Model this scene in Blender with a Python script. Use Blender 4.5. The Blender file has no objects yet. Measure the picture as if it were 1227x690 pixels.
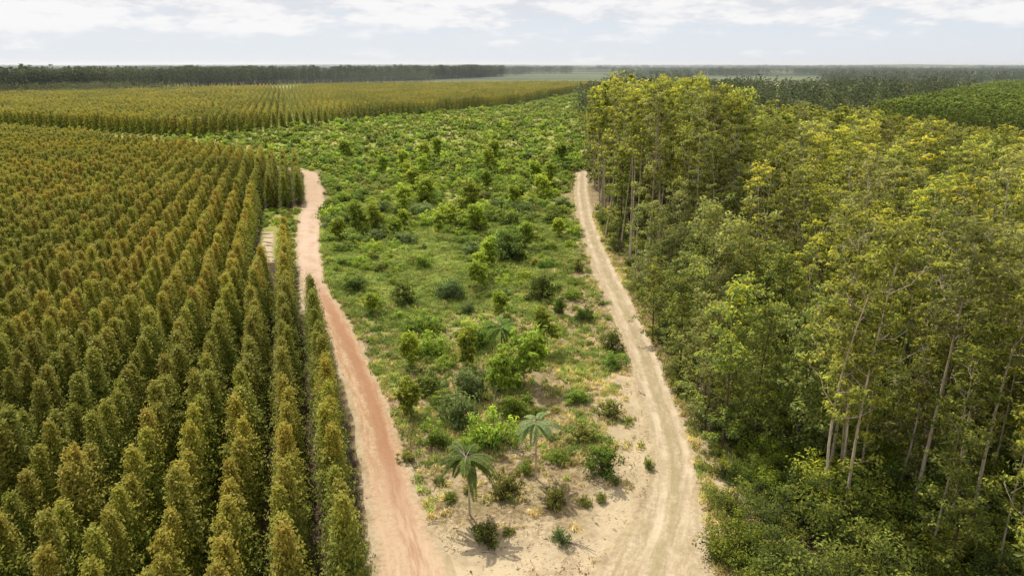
import bpy, math, random
import numpy as np
from mathutils import Vector, noise as mnoise

rng = np.random.default_rng(7)
random.seed(7)
sc = bpy.context.scene
COL = sc.collection

# ------------------------------------------------------------------ camera
CAMH = 30.0
F = 829.0
PITCH = math.radians(17.9)
SP, CP = math.sin(PITCH), math.cos(PITCH)


def gp(px, py, h=0.0):
    """ground point (at height h) seen where the photo (1227x690) shows px,py"""
    u = (px - 613.5) / F
    v = (py - 345.0) / F
    z = (CAMH - h) / (SP + v * CP)
    return u * z, z * (CP - v * SP)


def proj(x, y, z):
    """photo pixel of a point"""
    x = np.asarray(x, float); y = np.asarray(y, float); z = np.asarray(z, float)
    d = y * CP + (CAMH - z) * SP
    dn = (CAMH - z) * CP - y * SP
    return 613.5 + F * x / d, 345 + F * dn / d, d


cam = bpy.data.cameras.new('camera')
cam.sensor_width = 36.0
cam.lens = 36.0 * F / 1227.0
cam.clip_start = 0.5
cam.clip_end = 90000
co = bpy.data.objects.new('camera', cam)
COL.objects.link(co)
co.location = (0, 0, CAMH)
co.rotation_euler = (math.radians(90) - PITCH, 0, 0)
sc.camera = co

# ------------------------------------------------------------------ node helpers
def new_mat(name):
    m = bpy.data.materials.new(name)
    m.use_nodes = True
    nt = m.node_tree
    nt.nodes.clear()
    return m, nt


def nd(nt, t, **kw):
    n = nt.nodes.new(t)
    for k, v in kw.items():
        if k == 'ins':
            for a, b in v.items():
                if hasattr(b, 'is_output'):
                    nt.links.new(b, n.inputs[a])
                else:
                    n.inputs[a].default_value = b
        else:
            setattr(n, k, v)
    return n


def math_n(nt, op, a, b=None, c=None, clamp=False):
    n = nt.nodes.new('ShaderNodeMath')
    n.operation = op
    n.use_clamp = clamp
    for i, v in enumerate((a, b, c)):
        if v is None:
            continue
        if hasattr(v, 'is_output'):
            nt.links.new(v, n.inputs[i])
        else:
            n.inputs[i].default_value = v
    return n.outputs[0]


def mix_c(nt, fac, a, b, mode='MIX'):
    n = nt.nodes.new('ShaderNodeMix')
    n.data_type = 'RGBA'
    n.blend_type = mode
    for i, v in ((0, fac), (6, a), (7, b)):
        if hasattr(v, 'is_output'):
            nt.links.new(v, n.inputs[i])
        else:
            n.inputs[i].default_value = v if i == 0 else (v[0], v[1], v[2], 1)
    return n.outputs[2]


def noise_n(nt, vec, scale, detail=4, rough=.55, out=0):
    n = nt.nodes.new('ShaderNodeTexNoise')
    n.inputs['Scale'].default_value = scale
    n.inputs['Detail'].default_value = detail
    n.inputs['Roughness'].default_value = rough
    nt.links.new(vec, n.inputs['Vector'])
    return n.outputs[out]


def ramp(nt, fac, lo, hi, a=0.0, b=1.0):
    n = nt.nodes.new('ShaderNodeMapRange')
    n.interpolation_type = 'SMOOTHSTEP'
    nt.links.new(fac, n.inputs[0])
    n.inputs[1].default_value = lo
    n.inputs[2].default_value = hi
    n.inputs[3].default_value = a
    n.inputs[4].default_value = b
    return n.outputs[0]


def attr(nt, name):
    n = nt.nodes.new('ShaderNodeAttribute')
    n.attribute_name = name
    return n


# ------------------------------------------------------------------ foliage / bark materials
def leaf_mat(name, tip, tip_amt=.6, bright=(.72, 1.3), trans=.35, alt=None, wscale=.05, gain=2.2):
    """face attribute 'col' = base colour, 'tip' = how much of the flush and sunlit-tip colour; varied per plant"""
    m, nt = new_mat(name)
    col = attr(nt, 'col').outputs['Color']
    tp = attr(nt, 'tip').outputs['Fac']
    oi = nt.nodes.new('ShaderNodeObjectInfo')
    rnd = oi.outputs['Random']
    r2 = math_n(nt, 'FRACT', math_n(nt, 'MULTIPLY', rnd, 17.31))
    r3 = math_n(nt, 'FRACT', math_n(nt, 'MULTIPLY', rnd, 71.77))
    geo = nt.nodes.new('ShaderNodeNewGeometry')
    wn = noise_n(nt, geo.outputs['Position'], wscale, 3)
    amt = math_n(nt, 'MULTIPLY', tp, math_n(nt, 'MULTIPLY_ADD', r2, tip_amt * .8, tip_amt * .7), clamp=True)
    amt = math_n(nt, 'MULTIPLY', amt, ramp(nt, wn, .35, .62, .55, 1.25), clamp=True)
    c = mix_c(nt, amt, col, tip)
    if alt:
        c = mix_c(nt, math_n(nt, 'MULTIPLY', math_n(nt, 'MULTIPLY', ramp(nt, r3, alt[1], 1.0, 0, 1), alt[2]), 1), c,
                  alt[0])
    b = math_n(nt, 'MULTIPLY_ADD', rnd, bright[1] - bright[0], bright[0])
    b = math_n(nt, 'MULTIPLY', b, ramp(nt, wn, .3, .7, .82 * gain, 1.18 * gain))
    hs = nt.nodes.new('ShaderNodeHueSaturation')
    nt.links.new(c, hs.inputs['Color'])
    nt.links.new(b, hs.inputs['Value'])
    nt.links.new(math_n(nt, 'MULTIPLY_ADD', r3, .03, .485), hs.inputs['Hue'])
    c = hs.outputs[0]
    p = nd(nt, 'ShaderNodeBsdfPrincipled', ins={'Base Color': c, 'Roughness': .55, 'Specular IOR Level': .2})
    t = nd(nt, 'ShaderNodeBsdfTranslucent', ins={'Color': c})
    mx = nd(nt, 'ShaderNodeMixShader', ins={0: trans, 1: p.outputs[0], 2: t.outputs[0]})
    nd(nt, 'ShaderNodeOutputMaterial', ins={0: mx.outputs[0]})
    return m


def bark_mat(name, a, b):
    m, nt = new_mat(name)
    tc = nt.nodes.new('ShaderNodeTexCoord')
    mp = nd(nt, 'ShaderNodeMapping', ins={'Vector': tc.outputs['Object'], 'Scale': (3, 3, .5)})
    n = noise_n(nt, mp.outputs[0], 2.2, 5, .65)
    oi = nt.nodes.new('ShaderNodeObjectInfo')
    c = mix_c(nt, ramp(nt, n, .35, .65), a, b)
    c = mix_c(nt, math_n(nt, 'MULTIPLY', oi.outputs['Random'], .45), c, (a[0] * .45, a[1] * .42, a[2] * .4))
    p = nd(nt, 'ShaderNodeBsdfPrincipled', ins={'Base Color': c, 'Roughness': .85, 'Specular IOR Level': .2})
    bp = nd(nt, 'ShaderNodeBump', ins={'Height': n, 'Strength': .5, 'Distance': .05})
    nt.links.new(bp.outputs[0], p.inputs['Normal'])
    nd(nt, 'ShaderNodeOutputMaterial', ins={0: p.outputs[0]})
    return m


M_PLANT = leaf_mat('plantation leaves', (.174, .128, .018), .57, (.90, 1.1), .5, wscale=.03, gain=3.05)
M_EUC = leaf_mat('forest leaves', (.270, .238, .014), .85, (.75, 1.3), .5,  # tip colour paints in the yellow of sunlit crown tops
                 alt=((.115, .095, .042), .60, .55), wscale=.06, gain=3.45)
M_BUSH = leaf_mat('bush leaves', (.20, .215, .014), .65, (.75, 1.3), .55, wscale=.05, gain=3.4)
M_DARK = leaf_mat('dark wood leaves', (.12, .12, .045), .4, (.6, 1.4), .3, wscale=.012, gain=2.8)
M_GRASS = leaf_mat('grass blades', (.36, .33, .12), .9, (.7, 1.3), .45, wscale=.09, gain=2.4)
M_FLUSH = leaf_mat('rusty leaves', (.42, .15, .04), .9, (.8, 1.2), .3, gain=1.2)
M_BARK = bark_mat('pale bark', (.60, .51, .39), (.34, .26, .18))
M_BARKD = bark_mat('brown bark', (.15, .105, .07), (.08, .055, .04))
M_DEAD = bark_mat('bleached wood', (.46, .41, .34), (.28, .23, .18))

# ------------------------------------------------------------------ mesh helpers
class Leaves:
    def __init__(s):
        s.c, s.n, s.l, s.w, s.col, s.tip, s.ax = [], [], [], [], [], [], []

    def add(s, c, n, l, w, col, tip, ax=None):
        k = len(c)
        s.c.append(np.asarray(c, float)); s.n.append(np.asarray(n, float))
        s.l.append(np.broadcast_to(l, (k,)).astype(float)); s.w.append(np.broadcast_to(w, (k,)).astype(float))
        s.col.append(np.broadcast_to(col, (k, 3)).astype(float)); s.tip.append(np.broadcast_to(tip, (k,)).astype(float))
        s.ax.append(rng.normal(size=(k, 3)) if ax is None else np.asarray(ax, float))

    def arrays(s):
        c = np.concatenate(s.c); n = np.concatenate(s.n); l = np.concatenate(s.l); w = np.concatenate(s.w)
        ax = np.concatenate(s.ax)
        n = n / (np.linalg.norm(n, axis=1, keepdims=True) + 1e-9)
        a = ax - n * np.sum(ax * n, axis=1, keepdims=True)
        a /= (np.linalg.norm(a, axis=1, keepdims=True) + 1e-9)
        b = np.cross(n, a)
        L = l[:, None] * .5; W = w[:, None] * .5
        droop = n * (l[:, None] * .12)
        v = np.stack([c - a * L - droop, c - b * W, c + a * L - droop, c + b * W], 1).reshape(-1, 3)
        return v, np.concatenate(s.col), np.concatenate(s.tip)


class Tubes:
    def __init__(s):
        s.v, s.f = [], []

    def add(s, pts, rad, k=6):
        base = len(s.v)
        pts = [Vector(p) for p in pts]
        for i, p in enumerate(pts):
            d = (pts[min(i + 1, len(pts) - 1)] - pts[max(i - 1, 0)]).normalized()
            u = d.cross(Vector((0.31, .95, 0.1))).normalized()
            w = d.cross(u)
            for j in range(k):
                a = 2 * math.pi * j / k
                s.v.append(tuple(p + (u * math.cos(a) + w * math.sin(a)) * rad[i]))
        for i in range(len(pts) - 1):
            for j in range(k):
                j2 = (j + 1) % k
                s.f.append((base + i * k + j, base + i * k + j2, base + (i + 1) * k + j2, base + (i + 1) * k + j))
        s.f.append(tuple(base + (len(pts) - 1) * k + j for j in range(k)))


def mesh_from(name, leaves=None, tubes=None, lm=None, bm_=None):
    vs, nf = [], []
    loops = []
    sizes = []
    cols, tips, mi = [], [], []
    off = 0
    if leaves is not None:
        v, c, t = leaves.arrays()
        vs.append(v)
        k = len(c)
        loops.append(np.arange(4 * k))
        sizes.append(np.full(k, 4))
        cols.append(c); tips.append(t); mi.append(np.zeros(k, int))
        off = 4 * k
    if tubes is not None and tubes.f:
        vs.append(np.array(tubes.v))
        loops.append(np.array([i + off for f in tubes.f for i in f]))
        sizes.append(np.array([len(f) for f in tubes.f]))
        k = len(tubes.f)
        cols.append(np.full((k, 3), .2)); tips.append(np.zeros(k)); mi.append(np.full(k, 1 if leaves is not None else 0))
    v = np.concatenate(vs); lp = np.concatenate(loops); sz = np.concatenate(sizes)
    me = bpy.data.meshes.new(name)
    me.vertices.add(len(v)); me.vertices.foreach_set('co', v.astype(np.float32).ravel())
    me.loops.add(len(lp)); me.loops.foreach_set('vertex_index', lp.astype(np.int32))
    me.polygons.add(len(sz))
    me.polygons.foreach_set('loop_start', (np.cumsum(sz) - sz).astype(np.int32))
    me.polygons.foreach_set('loop_total', sz.astype(np.int32))
    me.polygons.foreach_set('material_index', np.concatenate(mi).astype(np.int32))
    if leaves is not None:
        me.materials.append(lm)
        a = me.attributes.new('col', 'FLOAT_COLOR', 'FACE')
        cc = np.ones((len(sz), 4), np.float32); cc[:, :3] = np.concatenate(cols)
        a.data.foreach_set('color', cc.ravel())
        a = me.attributes.new('tip', 'FLOAT', 'FACE')
        a.data.foreach_set('value', np.concatenate(tips).astype(np.float32))
    if tubes is not None:
        me.materials.append(bm_)
        sm = np.zeros(len(sz), bool)
        if tubes.f:
            sm[-len(tubes.f):] = True
        me.polygons.foreach_set('use_smooth', sm)
    me.update(calc_edges=True)
    return me


def unit(k):
    d = rng.normal(size=(k, 3))
    return d / np.linalg.norm(d, axis=1, keepdims=True)


def clump(L, c, r, k, ll, lw, dark, light, tipz=0., tip=.5, squash=.75, up=.6, rb=None):
    """a cluster of leaves: c centre, r radius; sunlit outer/top and shaded inner/lower leaves put into the colour"""
    d = unit(k)
    rad = rng.random(k) ** .45
    p = d * rad[:, None] * r
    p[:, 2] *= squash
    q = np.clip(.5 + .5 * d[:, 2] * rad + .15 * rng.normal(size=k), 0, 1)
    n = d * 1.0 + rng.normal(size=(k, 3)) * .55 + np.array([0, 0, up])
    col = np.array(dark)[None] * (1 - q[:, None]) + np.array(light)[None] * q[:, None]  # sunlit tops and shaded undersides mixed into the leaf colour
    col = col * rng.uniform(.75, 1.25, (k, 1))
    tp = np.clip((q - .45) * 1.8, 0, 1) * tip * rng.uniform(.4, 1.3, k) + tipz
    L.add(p + np.asarray(c), n, ll * rng.uniform(.7, 1.3, k), lw * rng.uniform(.7, 1.3, k), col, np.clip(tp, 0, 1))


# ------------------------------------------------------------------ plant kinds (each returns leaves, tubes)
def plantation(seed, lod):
    H = 7.0
    L, T = Leaves(), Tubes()
    nb = (150, 85, 40)[lod]
    per = (9, 5, 3)[lod]
    ll = (.21, .34, .66)[lod]; lw = (.092, .165, .36)[lod]; spread = (.16, .20, .26)[lod]
    ph = rng.random() * 6
    for i in range(nb):
        t = .07 + .93 * ((i + rng.random()) / nb) ** 1.05
        env = 1.46 * (1 - t) ** .82 * min(1, .60 + t * 2.0) + .05
        env *= rng.uniform(.62, 1.30) * (1 + .12 * math.sin(ph + 3 * t * 6))
        a = i * 2.39996 + rng.normal() * .3
        z0 = t * H
        for s in ((.40, .70, 1.0) if lod < 2 else (.55, 1.0)):
            c = np.array([math.cos(a) * env * s, math.sin(a) * env * s, z0 + env * s * .30 + rng.normal() * .08])
            k = per
            d = rng.normal(size=(k, 3)) * spread
            p = c + d
            out = np.array([math.cos(a), math.sin(a), 0])
            n = out * .6 * s + np.array([0, 0, .75]) + rng.normal(size=(k, 3)) * .55
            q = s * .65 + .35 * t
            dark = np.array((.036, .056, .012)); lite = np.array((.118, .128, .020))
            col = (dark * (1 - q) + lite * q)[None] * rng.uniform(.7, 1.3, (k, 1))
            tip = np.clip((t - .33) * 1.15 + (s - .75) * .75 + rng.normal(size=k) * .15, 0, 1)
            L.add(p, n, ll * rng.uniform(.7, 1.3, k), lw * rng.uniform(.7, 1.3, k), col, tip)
    lean = rng.normal(size=2) * .1
    T.add([(0, 0, -.1), (lean[0] * .3, lean[1] * .3, 2.5), (lean[0], lean[1], 6.2)], [.075, .055, .02], 5)
    if lod == 0:
        for i in range(12):
            z = 1.0 + i * .4
            a = i * 2.4
            r = 1.0 * (1 - z / 7.5)
            T.add([(0, 0, z), (math.cos(a) * r, math.sin(a) * r, z + r * .4)], [.022, .008], 3)
    return L, T


def gum(seed, lod, H=21., cb=.5, R=2.5, dark=(.030, .040, .011), lite=(.130, .142, .025), tip=.85, nl=12, low=0.0,
        sparse=1.0, thin=1.0):
    """tall slender gum tree, foliage in separate clumps at the limb ends"""
    L, T = Leaves(), Tubes()
    lx, ly = rng.normal(size=2) * .75
    bend = rng.normal(size=2) * .4

    def axis(t):
        return np.array([lx * t * t + bend[0] * math.sin(t * 3.1), ly * t * t + bend[1] * math.sin(t * 3.1), t * H])

    ts = [-.012, .15, .3, .45, .6, .75, .88, .97]
    r0 = .185 * thin
    T.add([axis(t) for t in ts], [r0 * (1 - .86 * max(t, 0)) for t in ts], (7, 5, 3)[lod])
    ncl = (62, 26, 9)[lod]
    ll = (.36, .62, 1.35)[lod]; lw = (.14, .27, .75)[lod]
    for i in range(nl):
        t = cb + (1 - cb) * (i + .5 * rng.random()) / nl
        t = min(t, .97)
        a = i * 2.39996 + rng.normal() * .5
        sh = (t - cb) / (1 - cb)
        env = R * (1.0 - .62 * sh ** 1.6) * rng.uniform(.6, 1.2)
        rise = env * rng.uniform(.5, 1.15)
        b = axis(t)
        e = b + np.array([math.cos(a) * env, math.sin(a) * env, rise])
        mid = b * .5 + e * .5 + np.array([math.cos(a) * env * .12, math.sin(a) * env * .12, -rise * .12])
        if lod < 2:
            T.add([b, mid, e], [.065 * thin * (1 - .5 * sh), .04 * thin, .015], 4 if lod == 0 else 3)
        subs = 4 if lod < 2 else 2
        for j in range(subs):
            if rng.random() > sparse:
                continue
            f = (.5, .72, .9, 1.05)[j] if subs == 4 else (.7, 1.0)[j]
            p0 = b * (1 - f) + e * f
            off = rng.normal(size=3) * np.array([.5, .5, .35]) * R / 2.5
            c = p0 + off
            if lod == 0:
                T.add([p0 - (e - b) * .12, c], [.022, .008], 3)
            cr = rng.uniform(.50, .95) * (R / 2.5) ** .5
            # leaf sprays: three small tufts per clump so that gaps stay open
            for q in range(3 if lod < 2 else 1):
                cc = c + rng.normal(size=3) * cr * .45
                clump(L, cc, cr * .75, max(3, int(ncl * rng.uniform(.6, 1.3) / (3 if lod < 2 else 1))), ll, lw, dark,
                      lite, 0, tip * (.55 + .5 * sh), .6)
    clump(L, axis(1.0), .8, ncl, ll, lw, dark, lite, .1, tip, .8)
    if low > 0:  # leafy shoots down the trunk
        for i in range(int(low * 16)):
            t = rng.uniform(.06, cb + .1)
            a = rng.random() * 6.28
            r = rng.uniform(.3, R * .62)
            c = axis(t) + np.array([math.cos(a) * r, math.sin(a) * r, r * .4])
            if lod == 0:
                T.add([axis(t), c], [.02, .008], 3)
            clump(L, c, rng.uniform(.4, .85), int(ncl * .8), ll, lw, dark, np.array(lite) * .85, 0, tip * .35, .8)
    return L, T


def bush(seed, lod, H=2., R=1.2, dark=(.025, .045, .012), lite=(.10, .155, .03), tip=.6, ncl=26, dens=1., leafs=1.,
         upright=0.):
    L, T = Leaves(), Tubes()
    n = int(ncl * 1.6 * (1, .5, .25)[lod])
    k = int((42, 20, 9)[lod] * dens)
    ll = (.20, .33, .62)[lod] * leafs; lw = (.085, .16, .36)[lod] * leafs
    ex = rng.uniform(.75, 1.25)
    for i in range(n):
        d = unit(1)[0]
        d[2] = abs(d[2])
        rr = rng.random() ** .4
        rr *= rng.uniform(.75, 1.2)
        c = np.array([d[0] * R * rr * ex, d[1] * R * rr / ex, H * (.14 + .74 * d[2] * rr)])
        if upright:
            c[0] *= 1 - upright * c[2] / H; c[1] *= 1 - upright * c[2] / H
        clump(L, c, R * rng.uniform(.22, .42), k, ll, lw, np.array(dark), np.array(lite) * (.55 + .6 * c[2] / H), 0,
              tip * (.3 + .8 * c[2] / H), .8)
        if lod == 0:
            T.add([(rng.normal() * .05, rng.normal() * .05, -.05), (c[0] * .5, c[1] * .5, c[2] * .55), tuple(c)],
                  [.03, .018, .006], 3)
    if lod > 0:
        T.add([(0, 0, -.05), (0, 0, H * .6)], [.04, .015], 3)
    return L, T


def umbrella(seed, lod, H=3.6, R=1.7, nf=13, droop=.9, dark=(.03, .06, .02), lite=(.095, .165, .045), tip=.3, up=.5,
             leaflet=.34):
    """thin stem carrying a head of long feathery drooping fronds"""
    L, T = Leaves(), Tubes()
    lean = rng.normal(size=2) * .12
    top = np.array([lean[0], lean[1], H])
    T.add([(0, 0, -.05), (lean[0] * .3, lean[1] * .3, H * .5), tuple(top)], [.07, .055, .04], 6)
    for i in range(nf):
        a = i * 2.39996 + rng.normal() * .2
        tier = (i % 3) / 2.0
        ln = R * rng.uniform(.66, 1.18)
        pts = []
        for q in range(9):
            s = q / 8
            rr = ln * (s - .12 * s * s)
            z = up * ln * (s * (1 - tier * .5)) - droop * ln * s * s * (.75 + .5 * tier)
            pts.append(top + np.array([math.cos(a) * rr, math.sin(a) * rr, z - tier * .15]))
        if lod == 0:
            T.add(pts[::2], [.02, .015, .01, .008, .004], 3)
        m = (26, 12, 6)[lod]
        s = np.repeat(np.linspace(.14, 1.0, m), 2)
        side = np.tile([1., -1.], m)
        P = np.array(pts)
        idx = s * 8
        i0 = np.clip(idx.astype(int), 0, 7); fr = (idx - i0)[:, None]
        c = P[i0] * (1 - fr) + P[i0 + 1] * fr
        tang = P[i0 + 1] - P[i0]; tang /= np.linalg.norm(tang, axis=1, keepdims=True)
        perp = np.array([-math.sin(a), math.cos(a), 0])
        w = leaflet * R / 1.7 * np.sin(np.clip(s * .9 + .1, 0, 1) * 2.9) ** .6
        axv = perp[None] * side[:, None] + tang * .45 + np.array([0, 0, -.28])
        axv /= np.linalg.norm(axv, axis=1, keepdims=True)
        cc = c + axv * (w * .5)[:, None]
        nrm = np.cross(axv, tang) * side[:, None]
        nrm[nrm[:, 2] < 0] *= -1
        nrm += rng.normal(size=nrm.shape) * .12
        k = len(cc)
        q = rng.random((k, 1)) * .6 + .4 * (1 - tier)
        col = np.array(dark) * (1 - q) + np.array(lite) * q
        L.add(cc, nrm, w, (.085, .18, .36)[lod] * R / 1.7, col, tip * rng.random(k), ax=axv)
    return L, T


def tuft(seed, lod, H=.45, k=26, R=.28, c1=(.13, .14, .03), c2=(.23, .22, .06), tip=.5):
    L = Leaves()
    a = rng.random(k) * 6.28; r = rng.random(k) ** .6 * R
    h = H * rng.uniform(.5, 1.2, k)
    ln = rng.uniform(.1, .6, k)
    ax = np.stack([np.cos(a) * ln, np.sin(a) * ln, np.ones(k)], 1)
    c = np.stack([np.cos(a) * r, np.sin(a) * r, h * .45], 1) + ax * 0
    n = np.stack([np.cos(a + 1.2 * rng.normal(size=k)), np.sin(a + 1.2 * rng.normal(size=k)), .5 * np.ones(k)], 1)
    q = rng.random((k, 1))
    L.add(c, n, h, H * .16, np.array(c1) * (1 - q) + np.array(c2) * q, tip * rng.random(k), ax=ax)
    return L, None


# ------------------------------------------------------------------ object helpers
def tag(o, label=None, cat=None, group=None, kind=None):
    if label: o['label'] = label
    if cat: o['category'] = cat
    if group: o['group'] = group
    if kind: o['kind'] = kind
    return o


def proto(LT, lm, bm_, crown='crown', trunk='trunk'):
    """meshes of one plant kind: crown and trunk"""
    L, T = LT
    return (mesh_from(crown, leaves=L, lm=lm), mesh_from(trunk, tubes=T, bm_=bm_) if T is not None and T.f else None)


def source(LT, lm, bm_, name):
    L, T = LT
    return bpy.data.objects.new(name, mesh_from(name, leaves=L, tubes=T, lm=lm, bm_=bm_))


def plant(name, meshes, loc, rz, s, label, cat, group=None, names=('crown', 'trunk'), tilt=(0, 0)):
    e = bpy.data.objects.new(name, None)
    COL.objects.link(e)
    e.empty_display_size = .3
    e.location = (loc[0], loc[1], loc[2] if len(loc) > 2 else 0)
    e.rotation_euler = (tilt[0], tilt[1], rz)
    e.scale = (s, s, s) if not hasattr(s, '__len__') else s
    tag(e, label, cat, group)
    for me, nm in zip(meshes, names):
        if me is None: continue
        c = bpy.data.objects.new(nm, me)
        COL.objects.link(c)
        c.parent = e
    return e


def scatter(name, pts, rot, scl, idx, sources, label, cat='trees', kind='stuff'):
    """one uncountable mass: points that carry copies of a few plants"""
    n = len(pts)
    me = bpy.data.meshes.new(name)
    me.vertices.add(n)
    me.vertices.foreach_set('co', np.asarray(pts, np.float32).ravel())
    for nm, ty, key, arr in (('rz', 'FLOAT', 'value', rot), ('scl', 'FLOAT_VECTOR', 'vector', scl), ('vi', 'INT', 'value', idx)):
        a = me.attributes.new(nm, ty, 'POINT')
        arr = np.asarray(arr)
        if nm == 'scl' and arr.ndim == 1: arr = np.repeat(arr[:, None], 3, 1)
        a.data.foreach_set(key, arr.astype(np.int32 if ty == 'INT' else np.float32).ravel())
    o = bpy.data.objects.new(name, me)
    COL.objects.link(o)
    tag(o, label, cat, kind=kind)
    sc_col = bpy.data.collections.new(name + ' plants')
    for k, s_ in enumerate(sources):
        s_.name = '%02d %s' % (k, s_.name)
        sc_col.objects.link(s_)
    ng = bpy.data.node_groups.new(name, 'GeometryNodeTree')
    ng.interface.new_socket('Geometry', in_out='INPUT', socket_type='NodeSocketGeometry')
    ng.interface.new_socket('Geometry', in_out='OUTPUT', socket_type='NodeSocketGeometry')
    N = ng.nodes; K = ng.links.new
    gi = N.new('NodeGroupInput'); go = N.new('NodeGroupOutput')
    ci = N.new('GeometryNodeCollectionInfo'); ci.inputs['Collection'].default_value = sc_col
    ci.inputs['Separate Children'].default_value = True; ci.inputs['Reset Children'].default_value = True
    ip = N.new('GeometryNodeInstanceOnPoints'); ip.inputs['Pick Instance'].default_value = True

    def na(nm, ty):
        x = N.new('GeometryNodeInputNamedAttribute'); x.data_type = ty; x.inputs['Name'].default_value = nm
        return x.outputs['Attribute']
    cx = N.new('ShaderNodeCombineXYZ')
    K(na('rz', 'FLOAT'), cx.inputs[2])
    K(gi.outputs[0], ip.inputs['Points']); K(ci.outputs[0], ip.inputs['Instance'])
    K(na('vi', 'INT'), ip.inputs['Instance Index']); K(cx.outputs[0], ip.inputs['Rotation'])
    K(na('scl', 'FLOAT_VECTOR'), ip.inputs['Scale']); K(ip.outputs[0], go.inputs[0])
    m = o.modifiers.new('scatter', 'NODES'); m.node_group = ng
    return o


def in_view(x, y, h, mx=60, my=60):
    px, py, d = proj(x, y, h * .5)
    px2, py2, d2 = proj(x, y, h)
    px3, py3, d3 = proj(x, y, 0)
    ok = (d > 2) & (px > -mx) & (px < 1227 + mx) & (py2 < 690 + my)
    return ok


ORD = ['', 'first', 'second', 'third', 'fourth', 'fifth', 'sixth', 'seventh', 'eighth', 'ninth', 'tenth', 'eleventh',
       'twelfth', 'thirteenth', 'fourteenth', 'fifteenth', 'sixteenth', 'seventeenth', 'eighteenth', 'nineteenth',
       'twentieth']
TENS = {2: 'twenty', 3: 'thirty', 4: 'forty', 5: 'fifty', 6: 'sixty', 7: 'seventy', 8: 'eighty', 9: 'ninety'}
TENTH = {2: 'twentieth', 3: 'thirtieth', 4: 'fortieth', 5: 'fiftieth', 6: 'sixtieth', 7: 'seventieth', 8: 'eightieth',
         9: 'ninetieth'}


def nth(n):
    if n <= 20: return ORD[n]
    if n >= 100: return str(n) + 'th'
    if n % 10 == 0: return TENTH[n // 10]
    return TENS[n // 10] + '-' + ORD[n % 10]


# ------------------------------------------------------------------ roads in the world
RED = [(207, 366, 377), (215, 366, 382), (230, 367, 387), (245, 364, 387), (262, 360, 384), (283, 357, 382),
       (310, 357, 383), (340, 363, 388), (373, 378, 410), (400, 392, 424), (430, 404, 438), (460, 416, 452),
       (493, 428, 465), (530, 434, 476), (560, 439, 486), (627, 448, 509), (690, 456, 545)]
SAND = [(197, 693, 700), (205, 692, 703), (230, 690, 703), (263, 693, 711), (297, 704, 724), (330, 715, 741),
        (363, 731, 758), (397, 745, 774), (430, 757, 789), (460, 763, 801), (493, 773, 814), (530, 782, 827),
        (560, 787, 834), (600, 775, 841), (640, 752, 850), (690, 706, 858)]


def edges(tab, far, near):
    out = []
    for (y, l, r) in tab:
        a = gp(l, y); b = gp(r, y)
        out.append((a[0], a[1], b[0], b[1]))
    out = far + out + near
    return np.array(out)


x0, y0 = gp(456, 690); x1, y1 = gp(545, 690)
RED_E = edges(RED, [(-520, 478, -516, 483), (-400, 412, -397, 417), (-300, 351, -298, 355), (-225, 308, -223, 312), (-160, 270, -158, 274), (-112, 239.5, -110, 243.5),
                    (-88, 224, -84.5, 228), (-72, 213, -68, 217)], [(-8.2, 28, -2.2, 27), (-8, 20, -1, 20), (-8, 5, 0, 5)])
x0, y0 = gp(706, 690); x1, y1 = gp(858, 690)
SAND_E = edges(SAND, [(75, 330, 77, 330), (48, 285, 50, 286), (31, 246, 33, 247), (24.5, 228, 26.5, 228.5)],
               [(2.0, 32, 13.0, 31), (-1, 26, 13, 26), (-1, 5, 14, 5)])


def redX(y, side=1):
    """X of the red track's edge at Y (0 left, 1 right) for Y<205"""
    e = RED_E[8:]
    return np.interp(y, e[::-1, 1 if side == 0 else 3], e[::-1, 0 if side == 0 else 2])


def sandX(y, side=0):
    e = SAND_E
    return np.interp(y, e[::-1, 1 if side == 0 else 3], e[::-1, 0 if side == 0 else 2])


AZ = -.316   # plantation rows: dX/dY
ROWSP = 3.146


def rowX(r, y):
    return -10.3 + AZ * (y - 35.2) - r * ROWSP


BEND = np.array([(-520, 470), (-400, 405), (-300, 345), (-225, 302), (-160, 264), (-112, 234), (-88, 219), (-70, 205), (-58, 196), (-30, 190)])


def block_end(x):
    return np.interp(x, BEND[:, 0], BEND[:, 1])


# ------------------------------------------------------------------ ground
def sstep(a, b, x):
    t = np.clip((x - a) / (b - a), 0, 1)
    return t * t * (3 - 2 * t)


def axis_lines(parts):
    out = []
    for a, b, s in parts:
        out.append(np.arange(a, b, s))
    return np.concatenate(out)


geo_far = 1100 * 1.35 ** np.arange(0, 13)
xs = np.concatenate([-geo_far[::-1], axis_lines([(-1050, -300, 30), (-300, -64, 4), (-64, 44, .55), (44, 300, 4), (300, 1051, 30)]), geo_far])
ys = np.concatenate([[-3000, -900, -300, -100, -30, 0, 12], axis_lines([(20, 230, .55), (230, 1000, 5), (1000, 1100, 25)]), geo_far])
GX, GY = np.meshgrid(xs, ys)
gx, gy = GX.ravel(), GY.ravel()


def vnoise(x, y, s, seed=0.):
    return np.array([mnoise.noise((a * s + seed, b * s, seed)) for a, b in zip(x, y)])


near = (gx > -66) & (gx < 46) & (gy > 18) & (gy < 235)
dl = gx - redX(gy, 1)
dl0 = redX(gy, 0) - gx
dr = sandX(gy, 0) - gx
dr1 = gx - sandX(gy, 1)
in_field = (dl > 0) & (dr > 0)
z = np.zeros_like(gx)
nz = np.zeros_like(gx)
nz[near] = vnoise(gx[near], gy[near], .35, 3.1) * .16 + vnoise(gx[near], gy[near], 1.1, 9.1) * .07
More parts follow.
